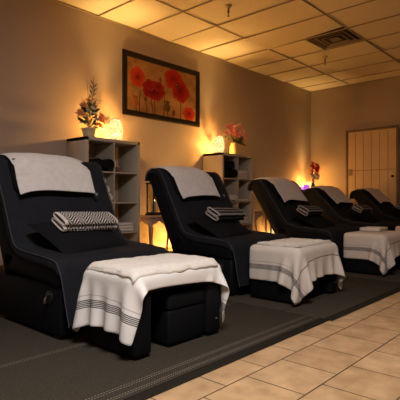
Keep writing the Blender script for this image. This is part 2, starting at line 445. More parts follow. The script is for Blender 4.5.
# ------------------------------------------------------------------ recliners
W = .41
Y0 = 2.2
BF0, BF1, BR1, BR0 = (.50, .40), (.795, 1.05), (.975, 1.035), (.64, .28)   # backrest outline (y,z)
def cover_path():
    """cloth path in (y,z): behind the top edge, over it, down the back, along the seat, down the front"""
    key = [(.992, .955), (.978, 1.045), (.885, 1.066), (.785, 1.052), (.507, .492), (.46, .468), (.03, .438), (-.018, .412), (-.038, .26), (-.062, .085)]
    out = []
    for i in range(len(key)-1):
        a, b = Vector(key[i]), Vector(key[i+1]); n = max(2, int((b-a).length/.035))
        for k in range(n): out.append(a.lerp(b, k/n))
    out.append(Vector(key[-1]))
    for _ in range(2):
        out = [out[0]]+[(out[i-1]+out[i]*2+out[i+1])/4 for i in range(1, len(out)-1)]+[out[-1]]
    return out
def make_chair():
    root = empty('recliner_chair', (0, 0, 0))
    # base
    bm = bmesh.new(); box(bm, (0, .385, .158), (2*W-.03, .77, .285), .02); link('chair_base', bm, M['black'], root)
    bm = bmesh.new(); vs = box(bm, (0, .33, .375), (2*W, .68, .145), .035, 3)
    for v_ in vs: v_.co.z += (v_.co.y-.0)*.06-.022
    link('seat', bm, M['black'], root)
    poly = round_poly([BF0, BF1, BR1, BR0], [.02, .065, .075, .03])
    bm = bmesh.new(); extrude_x(bm, poly, -W, W, .022); link('backrest', bm, M['black'], root)
    # headrest pad
    ang = math.atan2(BF1[0]-BF0[0], BF1[1]-BF0[1])
    c = Vector((-.035, .705, .925)); rot = Matrix.Rotation(-ang, 4, 'X')
    hp = bx('headrest', c, (.60, .075, .25), M['cushion'], root, .032, 3, rot)
    bm = bmesh.new(); vv = [bm.verts.new(p) for p in ((.225, .588, .815), (.262, .588, .815), (.2435, .575, .788))]; bm.faces.new(vv)
    g = link('label_tag', bm, M['tag'], hp, False); solidify(g, .002)
    # cover cloth
    path = cover_path(); n = len(path)
    xs = [-W-.007]*2+[-W-.001]+[-W*.96+2*W*.96*k/16 for k in range(17)]+[W+.001]+[W+.007]*2
    drop = [.05, .022, .004]+[0]*17+[.004, .022, .05]
    P = []
    for i, p in enumerate(path):
        a, b = path[max(0, i-1)], path[min(n-1, i+1)]; t = (b-a).normalized(); nr = Vector((t.y, -t.x))
        hang = p.x < -.02
        row = []
        fl = max(0, (.40-p.y)/.32) if hang else 0
        for j, (x, dd) in enumerate(zip(xs, drop)):
            q = p.copy()
            k = dd*(0 if hang else 1)
            yy, zz = q.x, q.y
            # sink the side overhang into the body direction
            yy += (-outdir(p)[0])*k; zz += (-outdir(p)[1])*k
            xx = x*(1-.07*fl)
            wob = nz(x*6, i*.22, 1.3)*.010+nz(x*16, i*.6, 4.)*.005
            if hang:
                wob = abs(wob)+.012*fl*math.sin(x*17)*.6
                yy -= wob+.01*fl
                if j > 20: pass
            else:
                o_ = outdir(p); yy += o_[0]*abs(wob)*.9; zz += o_[1]*abs(wob)*.9
            row.append((xx, yy, zz))
        P.append(row)
    cv = grid_mesh('seat_cover', P, M['navy'], root); solidify(cv, .004, 1, 0)
    # piping along both sides, in from the edge
    for s, j in ((-1, 2), (1, -3)):
        bm = bmesh.new()
        tube(bm, [Vector(P[i][j])+Vector((s*.003, outdir(path[i])[0]*.002, outdir(path[i])[1]*.002)) for i in range(n)], .0032, 6)
        link('piping', bm, M['pipe'], cv)
    # recliner control on the left flank
    bm = bmesh.new(); lathe(bm, [(.036, -.004), (.036, .004), (.030, .007), (.001, .007)], 20)
    for v_ in bm.verts: v_.co = Vector((-W+.013-v_.co.z, .11+v_.co.x, .225+v_.co.y))
    lv = link('control_plate', bm, M['gunmetal'], root)
    bm = bmesh.new(); tube(bm, [(-W+.004, .098, .243), (-W-.014, .098, .243), (-W-.018, .102, .218), (-W-.016, .110, .196)], [.005, .006, .007, .008], 8)
    link('lever', bm, M['chrome'], lv)
    for sx in (-1, 1):
        for y in (.06, .70):
            bx('foot', (sx*(W-.06), y, .0075), (.06, .06, .017), M['gunmetal'], root, .003)
    return root
def outdir(p):
    """rough outward direction of the cover at path point (y,z)"""
    y, z = p.x, p.y
    if y < -.02: return (-1, 0)
    if z > 1.03: return (0, 1)
    if y > .93: return (1, 0)
    if z > .52: return (-.91, .42)
    return (0, 1)
chair = make_chair()
CX = [1.70, 3.19, 4.87, 6.31, 7.93]
REC = [0, 2, 9, 19, 19]                      # how far each back is reclined further, in degrees
def recline(v, deg):
    if v.y < .40: return
    w = min(1, max(0, (v.z-.40)/.12)); w = w*w*(3-2*w)
    if w <= 0: return
    a = -R(deg)*w; y, z = v.y-.53, v.z-.45; c, s_ = math.cos(a), math.sin(a)
    v.y, v.z = .53+y*c-z*s_, .45+y*s_+z*c
chairs = []
clab = ['black recliner with navy cover, nearest the viewer, at the left',
        'black recliner with navy cover, second from the left, in front of the small carved table',
        'black recliner with navy cover, middle one, just right of the bookcase with pink roses',
        'black recliner with navy cover, fourth, in front of the purple candle and red flowers',
        'black recliner with navy cover, farthest one, in front of the tan door']
for i, x in enumerate(CX):
    c = chair if i == 0 else copy_tree(chair)
    if i:
        for ch in list(c.children_recursive):
            if ch.type == 'MESH' and REC[i] and any(k in ch.name for k in ('backrest', 'headrest', 'label_tag', 'cover', 'piping')):
                ch.data = ch.data.copy(); off = ch.location.copy()
                for v_ in ch.data.vertices: recline(v_.co, REC[i])
    c.location = (x, Y0, .010)
    tag(c, clab[i], 'recliner', 'recliners in a row along the wall'); chairs.append(c)

# head towels
def head_towel(x, x0, x1, seed, label, deg=0, skew=0., end=(.612, .825)):
    rr = random.Random(seed)
    key = [(1.012, .95), (1.008, 1.04), (.96, 1.088), (.87, 1.096), (.762, 1.082), (.70, 1.035), end]
    path = []
    for i in range(len(key)-1):
        a, b = Vector(key[i]), Vector(key[i+1]); m_ = max(2, int((b-a).length/.022))
        for k in range(m_): path.append(a.lerp(b, k/m_))
    path.append(Vector(key[-1]))
    for _ in range(3): path = [path[0]]+[(path[i-1]+path[i]*2+path[i+1])/4 for i in range(1, len(path)-1)]+[path[-1]]
    n = len(path); m_ = 26; P = []
    for i, p in enumerate(path):
        row = []
        s = i/(n-1)
        for j in range(m_+1):
            u = j/m_; xx = x0+(x1-x0)*u+rr.uniform(-.001, .001)+.012*nz(s*3, seed)-skew*(1-s)
            e = abs(2*u-1)
            yy, zz = p.x, p.y
            w = nz(xx*5+seed, s*2.2)*.014+nz(xx*13+seed, s*5)*.005
            if s > .45:
                f = (s-.45)/.55
                # ends sag, the left corner most
                sag = (e**4)*(.035 if u < .5 else .02)*f + .012*f*nz(xx*4, seed*1.7)
                zz -= sag*.9; yy -= sag*.40
                yy -= .010*(1-e**2)*f
            if zz > 1.0: zz -= .026*e**4
            yy -= abs(w)*.9*(s > .4); zz += abs(w)*.6*(s <= .4)+abs(w)*.35*(s > .4)
            row.append((xx, yy, zz))
        P.append(row)
    o = grid_mesh('head_towel', P, M['head_towel'], None)
    for v_ in o.data.vertices: recline(v_.co, deg)
    o.location = (x, Y0, .010); solidify(o, .006, 1, 0)
    return tag(o, label, 'towel', 'small towels over the recliner headrests')
hl = ['pale grey towel draped over the headrest of the nearest recliner', 'pale towel over the headrest of the second recliner from the left',
      'pale towel over the headrest of the middle recliner beside the bookcase with roses', 'pale towel over the headrest of the recliner before the red flowers', 'pale towel over the headrest of the farthest recliner by the door']
for i, (a, b) in enumerate(((-.33, .25), (-.33, .20), (-.31, .25), (-.31, .25), (-.30, .26))):
    head_towel(CX[i], a, b, 3+i*2, hl[i], REC[i], .075 if i else 0, [(.612, .825), (.597, .80), (.58, .765), (.57, .745), (.57, .745)][i])

# cushions and folded blankets
def make_cushion():
    n = 18; bm = bmesh.new(); L_, D_, T = .58, .40, .050
    for sgn in (1, -1):
        g = [[None]*(n+1) for _ in range(n+1)]
        for i in range(n+1):
            for j in range(n+1):
                u, v_ = 2*i/n-1, 2*j/n-1
                k = (1-abs(u)**2.6)*(1-abs(v_)**2.6)
                pinch = 1-.07*(1-abs(u)**2)*abs(v_)**3 - 0
                px = u*L_/2*(1-.06*(1-v_*v_)*abs(u)**3); py = v_*D_/2*(1-.07*(1-u*u)*abs(v_)**3)
                z = sgn*T*k**.55*(1+.06*nz(u*2.5, v_*2.5, sgn))
                g[i][j] = bm.verts.new((px, py, z))
        for i in range(n):
            for j in range(n): bm.faces.new((g[i][j], g[i+1][j], g[i+1][j+1], g[i][j+1]))
    bmesh.ops.remove_doubles(bm, verts=bm.verts, dist=.0005)
    return link('cushion', bm, M['cushion'])
cu = make_cushion()
def make_blanket(m):
    """cloth folded into two flat loops, length along x, 0.5 m"""
    path = []
    def oval(cy, cz, ry, rz, a0, a1, n=16):
        for k in range(n+1):
            a = R(a0+(a1-a0)*k/n)
            ca, sa = math.cos(a), math.sin(a)
            path.append(Vector((cy+ry*abs(ca)**.6*(1 if ca > 0 else -1), cz+rz*abs(sa)**.8*(1 if sa > 0 else -1))))
    oval(0, .021, .070, .015, 190, 540, 26)
    path = [p for p in path]
    p2 = []
    base = path[:]; path = []
    oval(.003, .058, .067, .016, -150, 200, 26)
    p2 = path
    root = None; L_ = .44
    obs = []
    P = []; full = base+p2
    cum = [0]
    for a, b in zip(full, full[1:]): cum.append(cum[-1]+(b-a).length)
    def strip(name, pth, c0, parent):
        P = []
        for i, p in enumerate(pth):
            row = []
            for j in range(15):
                u = j/14; w = nz(u*4, i*.2, c0)*.006
                sq = 1-.10*math.sin(u*math.pi)*0
                row.append((-L_/2+L_*u, p.x*sq+w, p.y+abs(w)*.6))
            P.append(row)
        c = [0]
        for a, b in zip(pth, pth[1:]): c.append(c[-1]+(b-a).length)
        o = grid_mesh(name, P, m, parent, uv=lambda a, b: (L_*b/14, c[a]+c0)); solidify(o, .011, 1, 0); return o
    root = empty('folded_blanket', (0, 0, 0))
    strip('lower_fold', base, .0, root); strip('upper_fold', p2, .3, root)
    return root
bl1 = make_blanket(M['blanket']); bl2 = make_blanket(M['blanket2'])
culab = ['black cushion leaning on the backrest of the nearest recliner', 'black cushion leaning on the backrest of the second recliner from the left',
         'black cushion on the middle recliner, beside the bookcase with roses', 'black cushion on the fourth recliner, before the red flowers', 'black cushion on the farthest recliner by the door']
blab = ['black and white chevron blanket folded on the cushion of the nearest recliner', 'black blanket with pale motifs folded on the second recliner cushion',
        'black blanket with pale edging on the middle recliner cushion', 'black blanket with pale edging on the fourth recliner, before the red flowers', 'black blanket with pale edging on the farthest recliner by the door']
for i, x in enumerate(CX):
    c = cu if i == 0 else copy_tree(cu)
    c.location = (x-.03-(0, .06, .05, .03, .03)[i], Y0+.345, .540); c.rotation_euler = (R(28), R(-2), R((11, 9, 8, 10, 8)[i]))
    tag(c, culab[i], 'cushion', 'black cushions on the recliners')
    b = bl1 if i == 0 else (bl2 if i == 1 else copy_tree(bl2))
    b.location = (x+.0-(0, .03, .18, .15, .14)[i], Y0+.365, .600+.012*(i > 0)); b.rotation_euler = (R(28), R(1), R((5, 4, 5, 4, 6)[i]))
    tag(b, blab[i], 'blanket', 'folded blankets on the cushions')

# ------------------------------------------------------------------ ottomans, stools
OC = [(1.69, 1.87), (3.19, 1.87), (4.86, 1.87), (6.40, 1.87)]
def make_ottoman():
    r = empty('ottoman', (0, 0, 0))
    bx('ottoman_top', (0, 0, .355), (.64, .43, .10), M['black'], r, .03, 3)
    for s in (-1, 1):
        p = bx('side_panel', (s*.262, 0, .160), (.112, .425, .296), M['black'], r, .02, 3)
    bx('back_panel', (0, .175, .160), (.41, .05, .29), M['black'], r, .008)
    bx('maker_tag', (.275, -.2135, .095), (.018, .002, .006), M['tag'], r)
    return r
def make_stool():
    r = empty('low_stool', (0, 0, 0))
    bx('stool_seat', (0, 0, .235), (.29, .31, .09), M['black'], r, .02, 3)
    bx('stool_body', (0, 0, .103), (.28, .30, .186), M['black'], r, .018, 3)
    return r
ot = make_ottoman(); st = make_stool()
olab = ['black upholstered ottoman before the nearest recliner, under a striped towel', 'black upholstered ottoman before the second recliner', 'black upholstered ottoman before the middle recliner', 'black upholstered ottoman before the fourth recliner, at the right edge']
slab = ['low black stool tucked beneath the nearest ottoman', 'low black stool tucked beneath the second ottoman']
for i, (x, y) in enumerate(OC):
    o = ot if i == 0 else copy_tree(ot); o.location = (x, y, .010); tag(o, olab[i], 'ottoman', 'ottomans in front of the recliners')
for i in range(2):
    s = st if i == 0 else copy_tree(st); s.location = (OC[i][0]+(.065 if i == 0 else -.015), OC[i][1]-(.04 if i == 0 else .01), .010)
    tag(s, slab[i], 'stool')

# draped ottoman towels: a small cloth solver
def drape(x0, x1, y0, y1, sp, rot=0., seed=0, ymax=.255, steps=170, iters=10):
    nx, ny = int(round((x1-x0)/sp))+1, int(round((y1-y0)/sp))+1
    gx, gy = np.meshgrid(np.linspace(x0, x1, nx), np.linspace(y0, y1, ny), indexing='ij')
    rs = np.random.RandomState(seed)
    cr, sr = math.cos(rot), math.sin(rot)
    P = np.stack([gx*cr-gy*sr, gx*sr+gy*cr, np.full_like(gx, .422)+rs.uniform(0, .002, gx.shape)], -1).reshape(-1, 3)
    idx = np.arange(nx*ny).reshape(nx, ny)
    G = []
    def add(a, b, k, par):
        a, b = a.ravel(), b.ravel()
        G.append((a, b, None, k))
    dx, dy = (x1-x0)/(nx-1), (y1-y0)/(ny-1)
    for par in (0, 1):
        G.append((idx[par:-1:2, :].ravel(), idx[par+1::2, :].ravel()[:idx[par:-1:2, :].size], dx, 1.))
        G.append((idx[:, par:-1:2].ravel(), idx[:, par+1::2][:, :idx[:, par:-1:2].shape[1]].ravel(), dy, 1.))
        dd = math.hypot(dx, dy)
        a = idx[par:-1:2, :-1]; b = idx[par+1::2, 1:][:a.shape[0]]; G.append((a.ravel(), b.ravel(), dd, .45))
        a = idx[par:-1:2, 1:]; b = idx[par+1::2, :-1][:a.shape[0]]; G.append((a.ravel(), b.ravel(), dd, .45))
    for par in range(4):
        a = idx[par:-2:4, :]; b = idx[par+2::4, :][:a.shape[0]]; G.append((a.ravel(), b.ravel(), 2*dx, .30))
        a = idx[:, par:-2:4]; b = idx[:, par+2::4][:, :a.shape[1]]; G.append((a.ravel(), b.ravel(), 2*dy, .30))
    half = np.array([.32, .215, .2025]); cen = np.array([0, 0, .2025]); rad = .03; thick = .011
    def collide(P, Pv=None):
        q = P-cen; aq = np.abs(q)-(half-rad); out = np.maximum(aq, 0)
        dist = np.linalg.norm(out, axis=1)+np.minimum(aq.max(1), 0)-rad-thick
        ins = dist < 0
        if ins.any():
            nrm = np.where(out > 0, out*np.sign(q), 0)
            ln = np.linalg.norm(nrm, axis=1)
            dp = np.where(ln < 1e-6)[0]; ax = aq[dp].argmax(1)
            nrm[dp] = 0; nrm[dp, ax] = np.sign(q[dp, ax])
            nrm /= (np.linalg.norm(nrm, axis=1)+1e-9)[:, None]
            P[ins] -= dist[ins, None]*nrm[ins]
            if Pv is not None:
                tv = P[ins]-Pv[ins]; tn = (tv*nrm[ins]).sum(1)[:, None]*nrm[ins]
                P[ins] -= (tv-tn)*.75
        return P
    Pv = P.copy(); dt = 1/60.
    for s_ in range(steps):
        vel = (P-Pv)*.955
        vel = np.clip(vel, -.02, .02)
        Pv = P.copy()
        P = P+vel; P[:, 2] -= 9.8*dt*dt*.8
        for _ in range(iters):
            if _ % 3 == 2: P = collide(P)
            for a, b, r_, k in G:
                d_ = P[b]-P[a]; l = np.linalg.norm(d_, axis=1)+1e-9
                c = (k*.5*(l-r_)/l)[:, None]*d_
                P[a] += c; P[b] -= c
        P = collide(P, Pv)
        P[:, 1] = np.minimum(P[:, 1], ymax)
        low = P[:, 2] < .02
        P[low, 2] = .02
    return P.reshape(nx, ny, 3), dx, dy
def ottoman_towel(i, m, ext, rot, seed, label):
    P, dx, dy = drape(*ext, .0225, rot, seed)
    L_ = ext[1]-ext[0]
    o = grid_mesh('ottoman_towel', P.tolist(), m, None, uv=lambda a, b: (a*dx*1.17/L_, b*dy))
    o.location = (OC[i][0], OC[i][1], .010); solidify(o, .005, 1, 0)
    return tag(o, label, 'towel', 'striped towels draped over the ottomans')
ottoman_towel(0, M['striped'], (-.32-.25, .32+.27, -.215-.085, .215+.11), R(-1.5), 1, 'white towel with black stripes draped over the nearest ottoman')
t2 = ottoman_towel(1, M['striped2'], (-.32-.22, .32+.20, -.215-.165, .215+.05), R(1.5), 2, 'cream towel with dark stripes draped over the second ottoman')
t3 = t2.copy(); COL.objects.link(t3); t3.location.x = OC[2][0]; tag(t3, 'cream towel with dark stripes over the ottoman of the middle recliner', 'towel')
t4 = t2.copy(); COL.objects.link(t4); t4.location.x = OC[3][0]; tag(t4, 'cream towel over the farthest ottoman, at the right edge', 'towel')

def folded(name, c, sx, sy, layers, th, m, label, rz=0., group=None, seed=0, cat='towel'):
    bm = bmesh.new(); rr = random.Random(seed)
    for k in range(layers):
        vs = box(bm, (rr.uniform(-.004, .004), rr.uniform(-.004, .004), th*(k+.5)), (sx-rr.uniform(0, .008), sy-rr.uniform(0, .008), th*.96), th*.42, 3)
    bmesh.ops.subdivide_edges(bm, edges=[e for e in bm.edges if e.calc_length() > .12], cuts=6, use_grid_fill=True)
    for v_ in bm.verts: v_.co.z += nz(v_.co.x*7+seed, v_.co.y*7)*.003
    o = link(name, bm, m, None, True, c); o.rotation_euler[2] = rz
    return tag(o, label, cat, group)
def top_towel(c, sx, sy, m, label, rz, seed, droop=True):
    n, k = 44, 30; P = []
    for i in range(n+1):
        row = []
        for j in range(k+1):
            x, y = sx*(i/n-.5)+.006*nz(j*.25, seed), sy*(j/k-.5)+.006*nz(i*.2, seed+5)
            z = .004*nz(x*9+seed, y*9)+.0035*nz(x*22, y*20+seed)
            X, Y = x+c[0]-c[3], y+c[1]-c[4]
            if droop:
                for q, e in ((abs(X), .285), (abs(Y), .180)):
                    if q > e: z -= (q-e)**2/.07
            row.append((x, y, z+.006))
        P.append(row)
    o = grid_mesh('folded_towel', P, m, None); solidify(o, .007, 0, 0)
    P2 = [[(x*.985+.004, y*.975+.004, z+.0078+.001*nz(x*14, y*14, seed)) for x, y, z in row] for row in P]
    u = grid_mesh('upper_layer', P2, m, o); solidify(u, .007, 0, 0)
    o.location = c[:3]; o.rotation_euler[2] = rz
    return tag(o, label, 'towel', None)
top_towel((1.665, 1.845, .4275, 1.69, 1.87), .60, .395, M['beige_towel'], 'cream towel folded flat on top of the nearest ottoman', R(-1.5), 1)
top_towel((3.18, 1.86, .4275, 3.19, 1.87), .56, .36, M['beige_towel'], 'cream towel folded flat on top of the second ottoman', R(1.5), 2)
folded('folded_towel', (5.02, 1.95, .4330), .30, .22, 3, .011, M['beige_towel'], 'small cream towel folded on the ottoman of the middle recliner', R(4), None, 3)

# ------------------------------------------------------------------ bookcases
def bookcase(x0, label):
    r = empty('bookcase', (x0, 4.25, 0), 0, label, 'bookcase')
    w, d_, h, t, s = .77, .385, 1.47, .038, .016
    bx('side_panel', (t/2, d_/2, h/2), (t, d_, h-.002), M['case'], r, .0015, 1); bx('side_panel', (w-t/2, d_/2, h/2), (t, d_, h-.002), M['case'], r, .0015, 1)
    bx('top_panel', (w/2, d_/2, h-t/2), (w, d_, t), M['case'], r, .0015, 1); bx('bottom_panel', (w/2, d_/2, t/2), (w-2*t, d_, t), M['case'], r, .0015, 1)
    bx('divider', (w/2, d_/2, h/2), (s, d_-.002, h-2*t), M['case'], r)
    ih = (h-2*t-3*s)/4
    for k in range(1, 4): bx('shelf', (w/2, d_/2, t+k*(ih+s)-s/2), (w-2*t, d_-.004, s), M['case'], r)
    return r
bookcase(2.83, 'pale open cube bookcase with dried flowers and a lamp on top, behind the nearest recliner')
bookcase(5.18, 'pale open cube bookcase topped by a lamp and pink roses, farther from the viewer')
T_, S_ = .038, .016; IH = (1.47-2*T_-3*S_)/4
def shelf_z(row):   # row 1 is the topmost; returns the board's top
    k = 4-row; return T_ + (k*(IH+S_) if k else 0)
def roll(r, L_, m, turns=2.6):
    bm = bmesh.new(); n = 44; t = r/(turns+.6)
    pts = []
    for k in range(n+1):
        a = k/n*turns*2*math.pi; rr = t*.5+(r-t*.5)*(k/n)
        pts.append((rr*math.cos(a), rr*math.sin(a)*.94))
    th = t*.40
    A = []
    for (x, z) in pts:
        l = math.hypot(x, z)+1e-9; nx_, nz_ = x/l, z/l
        A.append([(x+nx_*th, z+nz_*th), (x-nx_*th, z-nz_*th)])
    rows = []
    for o, i in A:
        rows.append([bm.verts.new((o[0], 0, o[1])), bm.verts.new((o[0]*.985, L_, o[1]*.985)), bm.verts.new((i[0]*.985, L_, i[1]*.985)), bm.verts.new((i[0], 0, i[1]))])
    for a, b in zip(rows, rows[1:]):
        for k in range(4): bm.faces.new((a[k], a[(k+1) % 4], b[(k+1) % 4], b[k]))
    bm.faces.new(rows[0]); bm.faces.new(rows[-1][::-1])
    return link('rolled_towel', bm, m)
def place(src, first, loc, rz, label, group, cat):
    o = src if first else copy_tree(src)
    o.location = loc; o.rotation_euler[2] = rz; return tag(o, label, cat, group)
br = roll(.072, .26, M['black_towel']); wr = roll(.052, .25, M['white_towel'])
z1 = shelf_z(1)+.073
for i, (x, z, y, l) in enumerate(((2.98, z1, 4.235, 'black rolled towel, left one on the top shelf of the bookcase with dried flowers'),
                              (3.129, z1, 4.222, 'black rolled towel, right one on the top shelf of the bookcase with dried flowers'),
                              (5.31, z1, 4.25, 'black rolled towel, lower left of three in the bookcase with roses'),
                              (5.463, z1, 4.235, 'black rolled towel, lower right of three in the bookcase with roses'),
                              (5.40, z1+.124, 4.24, 'black rolled towel lying on top of two others under the rose vase'))):
    place(br, i == 0, (x, y, z), 0, l, 'black rolled towels on the top shelves', 'towel')
zz = shelf_z(2)+.052
wl = ['bottom left', 'bottom middle', 'bottom right', 'middle left', 'middle right', 'top']
for i, (x, k) in enumerate(((2.935, 0), (3.042, 0), (3.150, 0), (2.992, 1), (3.102, 1), (3.055, 2))):
    place(wr, i == 0, (x, 4.245+.004*(i % 3), zz+k*.0895), R((i % 3-1)*.8), 'white rolled towel, %s of the pyramid in the bookcase with dried flowers' % wl[i], 'white rolled towels on the second shelf', 'towel')
for i, x in enumerate((5.28, 5.39, 5.50)):
    place(wr, False, (x, 4.25, zz), 0, 'white rolled towel, %s of the row in the bookcase with roses' % ['left', 'middle', 'right'][i], 'white rolled towels in the bookcase with roses', 'towel')
def stack(x, row, n, label, group, th=.032, w=.24):
    for k in range(n):
        pos = ['lowest', 'second', 'third', 'topmost', 'topmost'][k] if k < n-1 else 'topmost'
        folded('folded_towel', (x+.006*(k % 2), 4.25+.15, shelf_z(row)+k*th+.003), w, .26, 1, th, M['white_towel'] if (k+row) % 2 else M['beige_towel'], label % pos, R((k % 3-1)*1.5), group, k+row*5)
stack(3.40, 3, 3, 'folded pale towel, %s of the stack in the bookcase with dried flowers', 'folded towels on the third shelf', .034)
stack(3.40, 4, 2, 'folded pale towel, %s of the bottom shelf pair in the bookcase with dried flowers', 'folded towels on the bottom shelf')
stack(5.74, 1, 4, 'folded white towel, %s of the top shelf stack in the bookcase with roses', 'folded towels beside the black rolls')
stack(5.74, 3, 3, 'folded pale towel, %s of the lower stack in the bookcase with roses', 'folded towels on the third shelf of the rose bookcase')
stack(5.74, 2, 1, 'single folded pale towel, %s and only one on the second shelf below the roses', 'single towel below the roses')
# candle jar and small frame
cj = empty('candle_jar', (3.325, 4.33, shelf_z(1)), 0, 'small brown candle jar on the top shelf beside the black rolled towels', 'candle')
bm = bmesh.new(); lathe(bm, [(.026, .0005), (.030, .006), (.030, .06), (.027, .064)], 20); link('jar', bm, M['brownjar'], cj)
bm = bmesh.new(); lathe(bm, [(.024, .064), (.024, .074), (.006, .078)], 20); link('lid', bm, M['wood'], cj)
pf = empty('small_picture_frame', (3.43, 4.56, shelf_z(1)+.002), 0, 'small brown framed card standing at the back of the top shelf', 'picture frame')
rx = Matrix.Rotation(R(-6), 4, 'X')
bm = bmesh.new()
for sx in (-1, 1): box(bm, (sx*.062, 0, .095), (.012, .012, .17), .002)
for z in (.012, .178): box(bm, (0, 0, z), (.136, .012, .012), .002)
for v_ in bm.verts: v_.co = rx @ v_.co
link('frame', bm, M['wood'], pf)
bx('card', rx @ Vector((0, .002, .095)), (.115, .004, .16), M['beige_towel'], pf, rot=rx)

# ------------------------------------------------------------------ lamps
def make_lamp(power):
    r = empty('mosaic_lamp', (0, 0, 0))
    prof = [(.060, .012), (.072, .03), (.083, .07), (.087, .11), (.084, .16), (.074, .21), (.062, .245), (.054, .262)]
    bm = bmesh.new(); lathe(bm, prof, 32, cap=False); link('lamp_shade', bm, M['shade'], r)
    bm = bmesh.new(); lathe(bm, [(.060, .0005), (.064, .006), (.062, .014), (.020, .016), (.016, .045), (.012, .05)], 28); link('lamp_base', bm, M['iron'], r)
    bm = bmesh.new(); lathe(bm, [(.010, .048), (.012, .06), (.018, .075), (.017, .085), (.010, .092)], 18)
    link('bulb', bm, mat('bulb glass', (1, .9, .6), .4, emit=(1, .7, .35), estr=6), r)
    bm = bmesh.new()
    for k in range(24):
        a0, a1 = 2*math.pi*k/24, 2*math.pi*(k+1)/24
        tube(bm, [(.054*math.cos(a0), .054*math.sin(a0), .263), (.054*math.cos(a1), .054*math.sin(a1), .263)], .0025, 6)
    link('rim', bm, M['iron'], r)
    la = bpy.data.lights.new('bulb_light', 'POINT'); la.energy = power; la.shadow_soft_size = .028; la.color = (1., .58, .17)
    lo = bpy.data.objects.new('bulb_light', la); COL.objects.link(lo); lo.parent = r; lo.location = (0, 0, .105)
    return r
LP = dict(a=135, b=105, c=150, d=32, e=105)
def lamp(src, loc, power, label, sc=1.):
    if src is None: o = make_lamp(power)
    else:
        o = copy_tree(src)
        for ch in o.children:
            if ch.type == 'LIGHT': ch.data = ch.data.copy(); ch.data.energy = power
    o.location = loc; o.scale = (sc,)*3
    return tag(o, label, 'lamp', None)
l1 = lamp(None, (3.345, 4.40, 1.4705), LP['a'], 'glowing mosaic glass lamp on the nearer bookcase beside the dried flowers')
l2 = lamp(l1, (5.30, 4.42, 1.4705), LP['b'], 'glowing mosaic glass lamp on the farther bookcase beside the pink roses')
l3 = lamp(l1, (4.46, 4.40, 0.001), LP['c'], 'glowing mosaic glass lamp on the floor behind the second recliner, right of the carved table')

# ------------------------------------------------------------------ flowers
def blossom(bm, c, rad, n=7, layers=3, up=Vector((0, -1, .3)), seed=0, cup=.5):
    rr = random.Random(seed); up = up.normalized(); a = up.orthogonal().normalized(); b = up.cross(a)
    c = Vector(c)
    for l in range(layers):
        R_ = rad*(1-.27*l); lift = cup*rad*(.25+.45*l)
        for k in range(n):
            th = 2*math.pi*(k+.5*l)/n+rr.uniform(-.15, .15)
            d_ = a*math.cos(th)+b*math.sin(th); s_ = a*-math.sin(th)+b*math.cos(th)
            wd = R_*.62
            rows = []
            for i, (t, w, h) in enumerate(((.08, .15, -.1), (.45, .85, .02), (.8, .95, .25), (1., .45, .22+rr.uniform(-.1, .12)))):
                p = c+d_*R_*t+up*(lift+h*rad*.5)
                rows.append([bm.verts.new(p-s_*wd*w*.5), bm.verts.new(p-up*rad*.10), bm.verts.new(p+s_*wd*w*.5)])
            for A, B_ in zip(rows, rows[1:]):
                for q in range(2): bm.faces.new((A[q], A[q+1], B_[q+1], B_[q]))
def leaf(bm, base, tip, w, seed=0):
    base, tip = Vector(base), Vector(tip); d_ = tip-base; s_ = d_.cross(Vector((0, 1, .2))).normalized(); n = s_.cross(d_).normalized()
    rows = []
    for t, k in ((0, .1), (.25, .8), (.55, 1.), (.8, .6), (1, .05)):
        p = base+d_*t+n*(math.sin(t*math.pi)*.12*d_.length)
        rows.append([bm.verts.new(p-s_*w*k*.5), bm.verts.new(p-n*w*.12), bm.verts.new(p+s_*w*k*.5)])
    for A, B_ in zip(rows, rows[1:]):
        for q in range(2): bm.faces.new((A[q], A[q+1], B_[q+1], B_[q]))
def fl(name, fn, m, parent):
    bm = bmesh.new(); fn(bm); return link(name, bm, m, parent, True)
# dried arrangement
A = empty('dried_flower_arrangement', (2.975, 4.40, 1.4705), 0, 'dried orange and white flower arrangement in a cream pot on the nearer bookcase', 'flowers')
fl('pot', lambda b: lathe(b, [(.060, 0), (.066, .01), (.074, .05), (.084, .092), (.092, .10), (.090, .112), (.076, .106), (.06, .09)], 26), M['cream'], A)
tips = [(-.02, .02, .66), (.05, -.01, .64), (.075, .0, .56), (-.14, .0, .33), (.16, -.02, .46), (-.08, .03, .46), (.12, .02, .33), (-.10, -.03, .42), (.02, -.05, .40), (.2, 0, .22), (-.16, .0, .24)]
def stems(b):
    for i, t in enumerate(tips):
        t = Vector(t); m_ = Vector((t.x*.35, t.y*.4, .12+t.z*.5))
        tube(b, [(t.x*.08, t.y*.1, .10), m_, t], [.0035, .003, .002], 5)
    tube(b, [(.0, 0, .35), (.06, .0, .52), (.055, 0, .72)], [.003, .003, .002], 5)
fl('stems', stems, M['stem'], A)
rl = random.Random(5)
def leaves(b):
    for k in range(80):
        a = rl.uniform(0, 6.28); z = rl.uniform(.12, .38); r0 = .02+rl.uniform(0, .05); r1 = r0+rl.uniform(.05, .12)*(1-.5*(z-.12)/.3)
        leaf(b, (r0*math.cos(a), r0*math.sin(a)*.7, z), (r1*math.cos(a), r1*math.sin(a)*.7, z+rl.uniform(-.02, .10)), rl.uniform(.018, .034))
    for k in range(9):
        z = .40+.028*k; s = 1 if k % 2 else -1
        leaf(b, (.03+.004*k, 0, z), (.03+.004*k+s*.05, -.01, z+.045), .016)
fl('foliage', leaves, M['leaf'], A)
